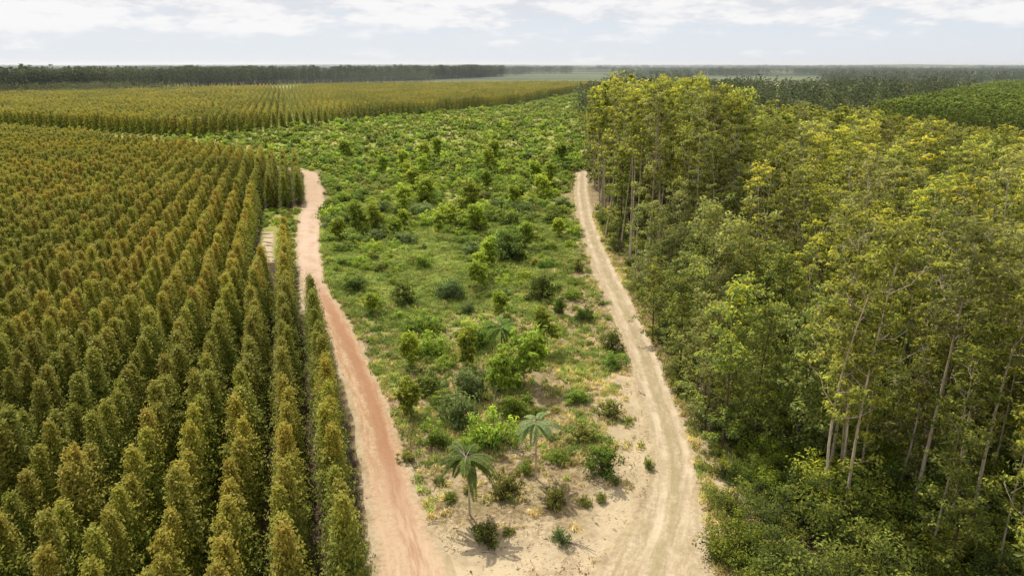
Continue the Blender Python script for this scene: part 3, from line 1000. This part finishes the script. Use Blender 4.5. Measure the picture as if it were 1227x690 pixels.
# base px, base py, width px, height px (photo) , kind, label, name
SPOTS = [
    (563, 617, 70, 80, 'palm', 'palm-like young tree with drooping fronds, standing alone on bare sand nearest the camera', 'feather_leaf_tree'),
    (642, 574, 60, 72, 'grey_palm', 'thin-stemmed palm-like tree with grey-green drooping fronds behind the lone one', 'feather_leaf_tree'),
    (723, 571, 54, 56, 'green', 'large dense round bush, dark below with bright top, alone on sand beside the sandy track', 'bush'),
    (665, 607, 32, 40, 'olive', 'yellow-green bush casting a dark shadow on sand between lone palm and round bush', 'bush'),
    (673, 652, 26, 26, 'grey', 'small grey-green bush beside the fallen branch on bare sand', 'bush'),
    (583, 652, 40, 36, 'dark', 'spreading shrub in front of the lone palm-like tree, dark colour partly standing for its shadow', 'bush'),  # dark plant colour also stands in for the palm shadow here
    (608, 592, 44, 36, 'olive', 'low yellowish shrub just behind the lone palm-like tree', 'bush'),
    (778, 562, 14, 24, 'green', 'very small upright green bush at the edge of the sandy track', 'bush'),
    (628, 568, 22, 28, 'green', 'small green bush at the foot of the grey-green palm-like tree', 'bush'),
    (592, 536, 66, 58, 'lime', 'broad bright yellow-green bush behind the two front palm-like trees', 'bush'),
    (545, 508, 52, 62, 'grey', 'tall pale-leaved bush with large shiny leaves beside the bright yellow-green bush', 'bush'),
    (563, 478, 50, 58, 'grey', 'tall pale-leaved bush rising just behind another pale-leaved one', 'bush'),
    (520, 535, 40, 36, 'green', 'green bush between the red track and the tall pale-leaved bush', 'bush'),
    (487, 552, 22, 16, 'olive', 'low scrubby bush on sand at the red track verge', 'bush'),
    (560, 545, 36, 30, 'lime', 'bright low bush tucked against the crown of the lone palm-like tree', 'bush'),
    (628, 456, 46, 60, 'sap', 'leafy dark-stemmed young tree standing tallest in the middle of the clearing', 'sapling'),
    (603, 462, 56, 50, 'dark', 'dark bush cluster just in front of the tallest young tree mid clearing', 'bush'),
    (602, 428, 56, 52, 'flat', 'flat-topped feathery tree on a thin bare stem, mid clearing', 'feather_leaf_tree'),
    (573, 418, 50, 44, 'green', 'green bush with dark underside next to the flat-topped bare-stemmed tree', 'bush'),
    (480, 498, 34, 38, 'sap', 'leafy young tree close to the red track, nearest of those by it', 'sapling'),
    (518, 470, 46, 40, 'green', 'green bush beside the leafy young tree near the red track', 'bush'),
    (512, 425, 60, 36, 'lime', 'wide bright fern-green bush left of the flat-topped trees', 'bush'),
    (510, 398, 56, 34, 'lime', 'wide bright green bush in front of the dark round bush', 'bush'),
    (485, 365, 36, 34, 'dark', 'compact dark round bush mid clearing, close to two grey-green ones', 'bush'),
    (541, 360, 42, 36, 'grey', 'rounded grey-green bush beside the compact dark round bush', 'bush'),
    (560, 376, 22, 22, 'grey', 'small grey-green bush just in front of the rounded grey-green one', 'bush'),
    (649, 360, 42, 42, 'dark', 'dark bush on dry ground nearest the middle of the sandy track', 'bush'),
    (670, 378, 20, 30, 'dark', 'small dark upright bush in front of the dark bush by dry ground', 'bush'),
    (700, 385, 26, 28, 'green', 'green bush on bare soil close to the sandy track', 'bush'),
    (733, 420, 34, 32, 'dark', 'dark green bush right at the sandy track verge', 'bush'),
    (612, 312, 56, 46, 'dark', 'broad dark tree-like bush in the centre of the clearing with bare soil before it', 'bush'),
    (598, 300, 44, 40, 'green', 'leafy green bush against the broad dark bush at the centre', 'bush'),
    (655, 300, 24, 20, 'green', 'small green bush on the bare patch beside the sandy track', 'bush'),
    (635, 300, 22, 30, 'sap', 'slim leafy young tree between the bare patch and the broad dark bush', 'sapling'),
    (615, 268, 46, 34, 'green', 'broad green bush behind the broad dark bush at the centre', 'bush'),
    (665, 268, 34, 28, 'green', 'green bush next to the narrow far part of the sandy track', 'bush'),
    (693, 325, 16, 20, 'olive', 'small dark-footed bush at the sandy track edge on bare ground', 'bush'),
    (700, 530, 40, 30, 'olive', 'loose olive scrub between the round bush and the grassy patch', 'bush'),
    (730, 500, 34, 26, 'olive', 'olive scrub on sand beside the sandy track bend', 'bush'),
    (425, 350, 40, 26, 'green', 'green bush hugging the verge of the red track', 'bush'),
    (428, 292, 40, 26, 'green', 'bright green bush beside the pale part of the red track', 'bush'),
    (415, 318, 30, 20, 'green', 'low green bush right on the red track verge beside its pale part', 'bush'),
    (700, 605, 20, 14, 'olive', 'tiny scrubby bush on open sand in front of the round bush', 'bush'),
    (720, 600, 18, 13, 'olive', 'tiny tuft-like bush nearest the sandy flat', 'bush'),
    (540, 600, 22, 16, 'olive', 'tiny scrubby bush on sand between the red track and the lone palm', 'bush'),
    (610, 640, 18, 12, 'olive', 'tiny grey-brown scrub on sand in front of everything else', 'bush'),
    (690, 480, 36, 28, 'green', 'green bush in dry grass between the tallest young tree and sandy track', 'bush'),
    (555, 440, 30, 44, 'sap', 'leafy young tree behind the tall pale-leaved bushes', 'sapling'),
    (590, 490, 36, 48, 'sap', 'leafy young tree just behind the broad bright yellow-green bush', 'sapling'),
    (500, 440, 28, 38, 'sap', 'leafy young tree behind the flat green bush near the red track', 'sapling'),
    (655, 420, 28, 38, 'sap', 'leafy young tree between the mid-clearing trees and the sandy track', 'sapling'),
    (575, 350, 26, 34, 'sap', 'leafy young tree behind the small grey-green bush mid clearing', 'sapling'),
    (615, 500, 40, 30, 'lime', 'bright low bush at the foot of the tallest young tree', 'bush'),
    (530, 490, 36, 30, 'green', 'low green bush among the thick near-centre young trees', 'bush'),
    (560, 590, 16, 12, 'olive', 'tiny olive scrub at the stem of the lone palm-like tree', 'bush'),
]
taken = []
for (bx, by, w, h, kd, lab, nm) in SPOTS:
    x, y = gp(bx, by)
    dpt = y * CP + CAMH * SP
    W = w / F * dpt
    # vertical size: rays are steep, so a foot-to-top span in pixels is turned into metres
    v1 = (by - h - 345) / F
    yy_, zz_ = y, 0
    # solve z at the plant's own Y where it shows at by-h
    z_ = CAMH - y * (SP + v1 * CP) / (CP - v1 * SP)
    z_ = max(.35, z_)
    if kd in K:
        ms = K[kd][rng.integers(3)]
        base = {'dark': (2.2, 1.25), 'green': (2.0, 1.25), 'lime': (1.7, 1.3), 'grey': (2.1, 1.3), 'olive': (1.5, 1.0)}[kd]
        sx_ = W / 2 / base[1] * .92
        sz_ = max(z_ * .82 / base[0], sx_ * .5)
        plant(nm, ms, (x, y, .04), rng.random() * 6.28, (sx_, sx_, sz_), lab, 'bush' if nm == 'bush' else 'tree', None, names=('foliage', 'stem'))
        taken.append((x, y, W / 2))
    else:
        lst = KP[kd] if kd in KP else SAP; ms = lst[rng.integers(len(lst))]
        Hh = {'palm': 3.9, 'grey_palm': 4.6, 'dark_palm': 3.9, 'flat': 3.2, 'sap': 3.6}[kd]
        Rr = {'palm': 1.75, 'grey_palm': 1.75, 'dark_palm': 1.9, 'flat': 2.1, 'sap': 1.4}[kd]
        sx_ = W / 2 / Rr
        sz_ = z_ / Hh
        plant(nm, ms, (x, y, .02), rng.random() * 6.28, (sx_, sx_, sz_), lab, 'tree', None, names=('foliage' if kd == 'sap' else 'fronds', 'stem'), tilt=tuple(rng.normal(size=2) * .03))
        taken.append((x, y, W / 3))
taken = np.array(taken)

# random bushes: the nearest as things, the rest as one mass
bx_, by_ = [], []
for _ in range(9000):
    y = 40 + 400 * rng.random() ** 1.3 * .5
    x = rng.uniform(-75, 26)
    if y < 204:
        if x < redX(y, 1) + 1.5 or x > sandX(y, 0) - 1.2: continue
        q = min(1, max(0, (y - 45 - .6 * max(-30, x)) / 75)) ** 1.1
        if sandX(y, 0) - x < 9: q *= .45
    else:
        q = 1
        if y < block_end(x) + 9 and x < -50: continue
    if rng.random() > q * .45 + .02: continue
    bx_.append(x); by_.append(y)
bx_, by_ = np.array(bx_), np.array(by_)
k = in_view(bx_, by_, 2, 30, 20)
dmin = np.min(np.hypot(bx_[:, None] - taken[None, :, 0], by_[:, None] - taken[None, :, 1]) - taken[None, :, 2], axis=1)
k &= dmin > .5
bx_, by_ = bx_[k], by_[k]
sz = np.clip(rng.lognormal(-.25, .35, len(bx_)), .35, 1.6) * np.clip(by_ / 110, .65, 1.15)
px, py, d = proj(bx_, by_, 1)
order = np.argsort(-(sz / d))[:235]
sel = np.zeros(len(bx_), bool); sel[order] = True
kinds = ['green', 'lime', 'dark', 'olive', 'grey', 'flat']
prob = [.28, .32, .05, .14, .06, .15]
word = {'green': 'mid-green bush', 'lime': 'bright yellow-green bush', 'dark': 'dark green bush', 'olive': 'olive scrubby bush', 'grey': 'grey-green bush', 'flat': 'thin-stemmed leafy sapling'}
info = []
for i in np.nonzero(sel)[0]:
    info.append((i, rng.choice(kinds, p=prob)))
info.sort(key=lambda t: by_[t[0]])
cc = {}
for i, kd in info:
    x, y = bx_[i], by_[i]
    l = redX(min(y, 204), 1); r = sandX(y, 0)
    f = (x - l) / (r - l)
    zone = 'red-track side of the clearing' if f < .33 else ('middle of the clearing' if f < .67 else 'sandy-track side of the clearing')
    cc[(kd, zone)] = cc.get((kd, zone), 0) + 1
    lab = '%s, %s such from the bottom, %s' % (word[kd], nth(cc[(kd, zone)]), zone)
    if kd == 'flat':
        ms = SAP[rng.integers(3)]; s = max(sz[i], .6) * .9
        plant('sapling', ms, (x, y, 0), rng.random() * 6.28, s, lab, 'tree', 'saplings scattered in the clearing', names=('foliage', 'stem'))
    else:
        s = sz[i]
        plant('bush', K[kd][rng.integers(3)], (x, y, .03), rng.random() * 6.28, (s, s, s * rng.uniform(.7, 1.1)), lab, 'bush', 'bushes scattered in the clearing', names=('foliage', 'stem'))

# the clearing's cover: mass of low bushes, far part included
cx_, cy_, cs_ = [bx_[~sel]], [by_[~sel]], [sz[~sel]]
FXr = lambda y: np.interp(y, [204, 222, 232, 255, 320, 420, 900], [21, 22.5, 30, 34, 37, 43, 112])
FXl = lambda y: np.interp(y, [204, 228, 258, 300, 316, 408, 545, 893], [-62, -84, -120, -150, -136, -81, 3, 99])
N = 15000
y = 204 + 690 * rng.random(N) ** 1.2; x = rng.uniform(-160, 110, N)
k = (x > FXl(y)) & (x < FXr(y)) & (y > block_end(x) + 8)
cx_.append(x[k]); cy_.append(y[k]); cs_.append(np.clip(rng.lognormal(-.1, .4, k.sum()), .3, 2.2))
N = 9000
y = 60 + 146 * rng.random(N); x = rng.uniform(-62, 24, N)
q = np.clip((y - 50 - .6 * x) / 85, 0, 1) * np.clip((sandX(y, 0) - x) / 9, .25, 1)
k = (x > redX(y, 1) + .8) & (x < sandX(y, 0) - .8) & (rng.random(N) < q * .8)
cx_.append(x[k]); cy_.append(y[k]); cs_.append(rng.uniform(.15, .5, k.sum()))
# grassy gap inside the plantation
N = 260
y = rng.uniform(106, 149, N); t = rng.uniform(-.3, 2.5, N); x = -10.3 + AZ * (y - 35.2) - t * ROWSP
k = (x < redX(y, 0) - .8) & ~((t > 1.4) & (y < 130))
cx_.append(x[k]); cy_.append(y[k]); cs_.append(rng.uniform(.25, .7, k.sum()))
cx_, cy_, cs_ = map(np.concatenate, (cx_, cy_, cs_))
k = in_view(cx_, cy_, 2, 30, 20)
cx_, cy_, cs_ = cx_[k], cy_[k], cs_[k]
n = len(cx_)
pal = [((.025, .048, .012), (.115, .150, .022), .5), ((.035, .06, .012), (.150, .185, .022), .8), ((.016, .034, .012), (.065, .092, .018), .3),
       ((.035, .045, .015), (.150, .148, .034), .7), ((.04, .058, .02), (.17, .185, .036), .8)]
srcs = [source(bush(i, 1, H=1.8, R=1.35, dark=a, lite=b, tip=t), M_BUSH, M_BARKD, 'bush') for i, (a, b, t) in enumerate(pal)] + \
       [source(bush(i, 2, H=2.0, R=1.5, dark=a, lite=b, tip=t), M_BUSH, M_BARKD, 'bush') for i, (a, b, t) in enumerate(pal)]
kd = rng.choice(5, n, p=[.24, .30, .06, .18, .22])
vi = np.where(cy_ < 190, kd, kd + 5)
scatter('clearing_undergrowth', np.stack([cx_, cy_, 0 * cx_], 1), rng.random(n) * 6.28,
        np.stack([cs_, cs_, cs_ * rng.uniform(.6, 1.1, n)], 1), vi, srcs,
        'low bushes covering the clearing between the two tracks', 'undergrowth')
print('cover', n)

# grass and dry tufts
N = 90000
y = 34 + 120 * rng.random(N) ** 1.25; x = rng.uniform(-40, 18, N)
clus = np.array([mnoise.noise((a * .22, b * .22, 5.5)) for a, b in zip(x, y)]) + .5 * np.array([mnoise.noise((a * .9, b * .9, 1.5)) for a, b in zip(x, y)])
gq = np.clip((y - 38 - .8 * np.clip(x, -30, 14)) / 60, 0, 1)
q = np.clip(gq * .9 + clus * 1.1 - .02, .06, 1) * np.clip((y - 37 + .25 * x) / 9, .06, 1) * np.clip((sandX(y, 0) - x) / 6, .12, 1)
k = (x > redX(y, 1) + .35) & (x < sandX(y, 0) - .3) & (rng.random(N) < q)
x, y, gq = x[k], y[k], gq[k]
# verge of the sandy track and crown strip
N = 1400
y2 = 34 + 110 * rng.random(N); x2 = sandX(y2, 1) + rng.exponential(1.0, N) + .1
x = np.concatenate([x, x2]); y = np.concatenate([y, y2]); gq = np.concatenate([gq, np.full(N, .1)])
k = in_view(x, y, .5, 10, 10)
x, y, gq = x[k], y[k], gq[k]
n = len(x)
srcs = [source(tuft(0, 0), M_GRASS, None, 'grass'), source(tuft(1, 0, c1=(.12, .16, .03), c2=(.22, .26, .06), tip=.3), M_GRASS, None, 'grass'),
        source(tuft(2, 0, c1=(.07, .11, .02), c2=(.15, .21, .04), tip=.2, R=.4, k=34), M_GRASS, None, 'grass'),
        source(tuft(3, 0, c1=(.22, .17, .08), c2=(.40, .33, .17), tip=.8, H=.35), M_GRASS, None, 'grass')]
u = rng.random(n)
vi = np.where(u > gq * .85 + .08, 3, rng.integers(0, 3, n))
scatter('grass', np.stack([x, y, np.full(n, .02)], 1), rng.random(n) * 6.28, rng.uniform(.6, 1.7, n), vi, srcs,
        'tufts of green and dry grass over the sandy clearing', 'grass')
print('grass', n)

# litter of twigs, bark and dead leaves on the bare ground
L = Leaves()
N = 36000
y = 33 + 70 * rng.random(N) ** 1.3; x = rng.uniform(-28, 16, N)
c1 = np.array([mnoise.noise((a * .5, b * .5, 2.5)) for a, b in zip(x, y)])
k = (x > redX(y, 1) + .4) & (x < sandX(y, 0) - .2) & (rng.random(N) < np.clip(.45 + c1 * 1.6, .08, 1))
x, y = x[k], y[k]; n = len(x)
L.add(np.stack([x, y, rng.uniform(.09, .26, n)], 1), np.stack([rng.normal(size=n) * .35, rng.normal(size=n) * .35, np.ones(n)], 1),
      rng.lognormal(-1.5, .5, n), rng.lognormal(-2.9, .45, n), np.array([(.16, .10, .055), (.09, .06, .04), (.40, .32, .22), (.24, .17, .10)])[rng.integers(0, 4, n)], 0)
o = bpy.data.objects.new('litter', mesh_from('litter', leaves=L, lm=M_GRASS)); COL.objects.link(o)
tag(o, 'dead leaves, bark and twigs strewn on the bare sand of the clearing', 'litter', kind='stuff')


# fallen wood
def branch_mesh(ln, r, forks, bend=.2):
    T = Tubes()
    pts = [(-ln / 2, 0, r), (-ln / 6, bend, r * 1.4), (ln / 6, bend * .7, r * 1.2), (ln / 2, -bend * .2, r * 1.5)]
    T.add(pts, [r, r * .85, r * .65, r * .3], 7)
    for i in range(forks):
        s = rng.uniform(-.3, .35) * ln
        a = rng.uniform(.4, 1.0) * rng.choice([-1, 1])
        l = ln * rng.uniform(.18, .4)
        T.add([(s, bend * .5, r * 1.3), (s + math.cos(a) * l * .5, bend * .5 + math.sin(a) * l * .5, r * 1.8), (s + math.cos(a) * l, bend * .5 + math.sin(a) * l, r * 2.4)],
              [r * .5, r * .35, r * .12], 5)
    return mesh_from('fallen_branch', tubes=T, bm_=M_DEAD)


for (bx, by, ln, r, fk, ang, lab) in [
    (694, 600 + 57, 2.3, .055, 4, -.45, 'pale fallen branch lying beside the small grey-green bush'),
    (590, 666, 1.5, .05, 2, -.35, 'short pale fallen branch by the shrub at the lone palm-like tree'),
    (768, 470, 1.6, .05, 1, 1.9, 'bleached stick lying at the edge of the sandy track'),
    (876, 668, 2.4, .06, 5, 2.1, 'bleached dead branch among the leaves at the forest corner by the sandy flat'),
    (566, 500, 1.4, .045, 2, .6, 'short grey fallen branch under the tall pale-leaved bush'),
    (524, 628, 1.3, .04, 2, .2, 'thin dead branch on the sand just off the red track')]:
    x, y = gp(bx, by)
    o = bpy.data.objects.new('fallen_branch', branch_mesh(ln, r, fk)); COL.objects.link(o)
    o.location = (x, y, .1); o.rotation_euler = (0, 0, ang)
    tag(o, lab, 'branch')

# pale bars added for sunlight bands between tree shadows on the plantation lane
for i in range(6):
    t = i / 5 + rng.normal() * .035
    y = 110 + 15 * t; x = -10.3 + AZ * (y - 35.2) - 2.0 * ROWSP
    T = Tubes(); w_ = rng.uniform(.7, 1.3); T.add([(-w_, 0, .05), (0, rng.normal() * .12, .07), (w_ * .9, 0, .05)], [.11, .10, .06], 8)
    o = bpy.data.objects.new('felled_pole', mesh_from('felled_pole', tubes=T, bm_=M_DEAD)); COL.objects.link(o)
    o.location = (x + .3 * rng.normal() * .4, y, .05); o.rotation_euler = (0, 0, -.25 + rng.normal() * .2)
    tag(o, 'pale bar added for a sunlight band across the sandy plantation lane, %s of six from the bottom' % nth(i + 1), 'pole', 'pale bars for sunlight bands on the plantation lane')

# ------------------------------------------------------------------ woods and plantations far off
def wood(name, X, Y, H, srcs, label, wide=1.0, my=20):
    k = in_view(X, Y, 5, 60, my)
    X, Y, H = X[k], Y[k], H[k]
    n = len(X)
    scatter(name, np.stack([X, Y, 0 * X], 1), rng.random(n) * 6.28, np.stack([H * wide, H * wide, H], 1), rng.integers(0, len(srcs), n), srcs, label)
    print(name, n)


def unit_gum(i, cb, R, dark, lite, tip, mat, nl=9, lod=2):
    """a gum of height 10, scaled by the scatter"""
    L, T = gum(i, lod, H=21, cb=cb, R=R, dark=dark, lite=lite, tip=tip, nl=nl)
    o = source((L, T), mat, M_BARKD, 'gum tree')
    o.data.transform(__import__('mathutils').Matrix.Scale(1 / 21., 4))
    return o


# left: dark belt of tall trees behind the second block
BP = np.array([(-700, 560), (-459, 650), (-430, 760), (-349, 1075), (-150, 1500), (-20, 1830)])
N = 5200
t = rng.random(N) ** .8; seg = t * (len(BP) - 1); i0 = np.clip(seg.astype(int), 0, len(BP) - 2); fr = seg - i0
bx = BP[i0, 0] * (1 - fr) + BP[i0 + 1, 0] * fr; by = BP[i0, 1] * (1 - fr) + BP[i0 + 1, 1] * fr
dep = rng.random(N) ** 1.3 * 150
H = rng.uniform(17, 26.5, N) + 5 * np.array([mnoise.noise((a * .03, b * .03, 0)) for a, b in zip(bx, by)])
srcs = [unit_gum(i, .28, 3.1, (.020, .026, .012), (.080, .092, .034), .5, M_DARK) for i in range(5)]
wood('distant_forest', bx - dep * .35 + rng.normal(size=N) * 3, by + dep, H, srcs, 'dark belt of tall trees behind the second plantation block', my=20)

# low scrub in front of the belt on the left edge
N = 2500
x = rng.uniform(-560, -300, N); y = rng.uniform(560, 720, N)
k = y > np.interp(x, [-620, -420, -200], [560, 640, 900]) - 40
wood('distant_scrub', x[k], y[k], rng.uniform(7, 14, k.sum()), [unit_gum(i, .1, 5.5, (.03, .04, .015), (.11, .115, .04), .5, M_DARK) for i in range(3)],
     'rough olive woodland at the foot of the dark tree belt')

# right: mixed native wood beyond the gum forest
N = 5200
y = 232 + 520 * rng.random(N) ** 1.1; x = rng.uniform(22, 560, N)
k = (x > FXr(y) - 5) & (x < .80 * y + 20) & ~(x > 140 + (y - 300) * .78)
x, y = x[k], y[k]
H = rng.uniform(9, 17, len(x)) + 5 * np.array([mnoise.noise((a * .02, b * .02, 7)) for a, b in zip(x, y)])
wood('distant_woodland', x, y, H, [unit_gum(i, .12, 5.6, (.018, .026, .014), (.062, .075, .030), .25, M_DARK, nl=10) for i in range(4)] +
     [unit_gum(9, .2, 4.2, (.03, .035, .018), (.10, .105, .045), .4, M_DARK, nl=10)],
     'dark rounded native woodland beyond the tall gum forest')

# right: bright green older plantation
P_ = []
for r in range(-260, 60):
    Y = np.arange(240 + (r * 1.3) % 3.5, 720, 3.6)
    X = 60 + AZ * (Y - 286) - r * 3.6
    k = (X > 150 + (Y - 300) * .80) & (Y > 290 - (X - 155) * .85) & (X < .80 * Y + 25)
    P_.append(np.stack([X, Y], 1)[k])
x, y = np.concatenate(P_).T
wood('green_plantation', x + rng.normal(size=len(x)) * .3, y + rng.normal(size=len(x)) * .3, rng.uniform(13.2, 15.5, len(x)),
     [unit_gum(i, .4, 2.3, (.03, .05, .014), (.080, .092, .024), .4, M_BUSH, nl=8) for i in range(4)],
     'taller bright green plantation with bare brown stems beyond the forest', 1.0)

# strips of wood across the far plain
fx, fy, fh = [], [], []
strips = [(-900, 1050, 1150, 1250, 17), (260, 1500, 1150, 1230, 11), (-200, 700, 1950, 2080, 17), (-1500, 200, 2300, 2500, 20),
          (600, 2600, 2100, 2300, 16), (-2500, 2500, 3100, 3300, 15), (-3500, 600, 4300, 4500, 18), (500, 4000, 4200, 4400, 19), (-5000, 5000, 6200, 6500, 17), (-7500, 7500, 9000, 9400, 22)]
for (a, b_, c_, d_, h) in strips:
    sc_ = max(1, c_ / 1500)
    n = int((b_ - a) * (d_ - c_) / (70 * sc_ ** 2.2))
    n = min(n, 3800)
    x = rng.uniform(a, b_, n); y = rng.uniform(c_, d_, n)
    msk = np.array([mnoise.noise((p / (260 * sc_), q / (500 * sc_), c_)) for p, q in zip(x, y)]) > -.12
    fx.append(x[msk]); fy.append(y[msk]); fh.append(rng.uniform(.75, 1.15, msk.sum()) * h)
x, y, h = map(np.concatenate, (fx, fy, fh))
k = in_view(x, y, 5, 40, 10)
x, y, h = x[k], y[k], h[k]
wd = h * np.clip(y / 1500, 1, 4)
scatter('horizon_woods', np.stack([x, y, 0 * x], 1), rng.random(len(x)) * 6.28, np.stack([wd, wd, h], 1), rng.integers(0, 3, len(x)),
        [unit_gum(i, .08, 6.5, (.03, .04, .025), (.085, .10, .055), .3, M_DARK, nl=9) for i in range(3)],
        'strips of distant woodland across the plain up to the horizon')
print('strips', len(x))

# ------------------------------------------------------------------ haze over the far plain
hz = bpy.data.meshes.new('haze')
X0, X1, Y0, Y1, Z0, Z1 = -30000, 30000, 330, 40000, -2, 70
hz.from_pydata([(X0, Y0, Z0), (X1, Y0, Z0), (X1, Y1, Z0), (X0, Y1, Z0), (X0, Y0, Z1), (X1, Y0, Z1), (X1, Y1, Z1), (X0, Y1, Z1)], [],
               [(0, 3, 2, 1), (4, 5, 6, 7), (0, 1, 5, 4), (1, 2, 6, 5), (2, 3, 7, 6), (3, 0, 4, 7)])
m, nt = new_mat('haze')
v = nd(nt, 'ShaderNodeVolumeScatter', ins={'Color': (.86, .92, 1, 1), 'Density': .00007, 'Anisotropy': .35})
nt.nodes.new('ShaderNodeOutputMaterial')
nt.links.new(v.outputs[0], nt.nodes['Material Output'].inputs['Volume'])
m.cycles.homogeneous_volume = True
hz.materials.append(m)
HAZE = True
if HAZE:
    o = bpy.data.objects.new('haze', hz); COL.objects.link(o)
    tag(o, 'thin pale haze over the far plain', kind='structure')

# ------------------------------------------------------------------ sky and sun
EL, AZS = math.radians(53), math.radians(-29)
w = bpy.data.worlds.new('World'); sc.world = w; w.use_nodes = True
nt = w.node_tree; nt.nodes.clear()
sky = nt.nodes.new('ShaderNodeTexSky'); sky.sky_type = 'NISHITA'; sky.sun_disc = False
sky.sun_elevation = EL; sky.sun_rotation = AZS; sky.air_density = 1.0; sky.dust_density = 2.2; sky.ozone_density = 1.0
tc = nt.nodes.new('ShaderNodeTexCoord')
V = tc.outputs['Generated']
sp = nd(nt, 'ShaderNodeSeparateXYZ', ins={0: V})
zc = math_n(nt, 'MAXIMUM', sp.outputs[2], 0.0)
# broken cloud, wider than tall, thickening upwards from the clear band over the horizon
cv = nd(nt, 'ShaderNodeMapping', ins={'Vector': V, 'Location': (3.1, 1.7, .4), 'Scale': (8, 8, 27)}).outputs[0]
cn = noise_n(nt, cv, 1.0, 8, .55)
cv2 = nd(nt, 'ShaderNodeMapping', ins={'Vector': V, 'Location': (1.1, 4.7, .9), 'Scale': (17, 17, 60)}).outputs[0]
cn2 = noise_n(nt, cv2, 1.0, 6, .6)
cov = ramp(nt, zc, .018, .085, -.10, .17)
high = ramp(nt, zc, .15, .6, 0, .10)
cs = math_n(nt, 'ADD', math_n(nt, 'MULTIPLY', cn, .66), math_n(nt, 'MULTIPLY', cn2, .34))
cs = math_n(nt, 'SUBTRACT', math_n(nt, 'ADD', cs, cov), high)
cf = ramp(nt, cs, .44, .60)
cshade = ramp(nt, math_n(nt, 'ADD', math_n(nt, 'MULTIPLY', cn, .45), math_n(nt, 'MULTIPLY', cn2, .55)), .42, .56, 0, 1)
ccol = mix_c(nt, cshade, (.74, .76, .81), (.97, .955, .955))
base = mix_c(nt, 1.0, sky.outputs[0], (.15, .15, .15), 'MULTIPLY')
hazec = mix_c(nt, ramp(nt, zc, .0, .09), (.79, .84, .90), (.70, .775, .87))
base = mix_c(nt, ramp(nt, zc, .08, .85, .92, .5), base, hazec)
colr = mix_c(nt, math_n(nt, 'MULTIPLY', cf, .93), base, ccol)
bg = nd(nt, 'ShaderNodeBackground', ins={'Color': colr, 'Strength': 1.0})
nd(nt, 'ShaderNodeOutputWorld', ins={0: bg.outputs[0]})
w.cycles.sampling_method = 'MANUAL'; w.cycles.sample_map_resolution = 512

sun = bpy.data.lights.new('sun', 'SUN'); sun.energy = 4.4; sun.angle = math.radians(.55); sun.color = (1, .955, .88)
so = bpy.data.objects.new('sun', sun); COL.objects.link(so)
sd = Vector((math.sin(AZS) * math.cos(EL), math.cos(AZS) * math.cos(EL), math.sin(EL)))
so.rotation_euler = sd.to_track_quat('Z', 'Y').to_euler()
so.location = (0, 0, 120)

sc.view_settings.view_transform = 'Standard'
sc.view_settings.look = 'None'
sc.view_settings.exposure = 0
sc.view_settings.gamma = 1
c = sc.cycles
c.use_denoising = True
try: c.denoiser = 'OPENIMAGEDENOISE'
except Exception: pass
c.max_bounces = 5; c.diffuse_bounces = 3; c.glossy_bounces = 1; c.transmission_bounces = 2; c.volume_bounces = 0
c.transparent_max_bounces = 4
c.caustics_reflective = False; c.caustics_refractive = False
c.sample_clamp_indirect = 4
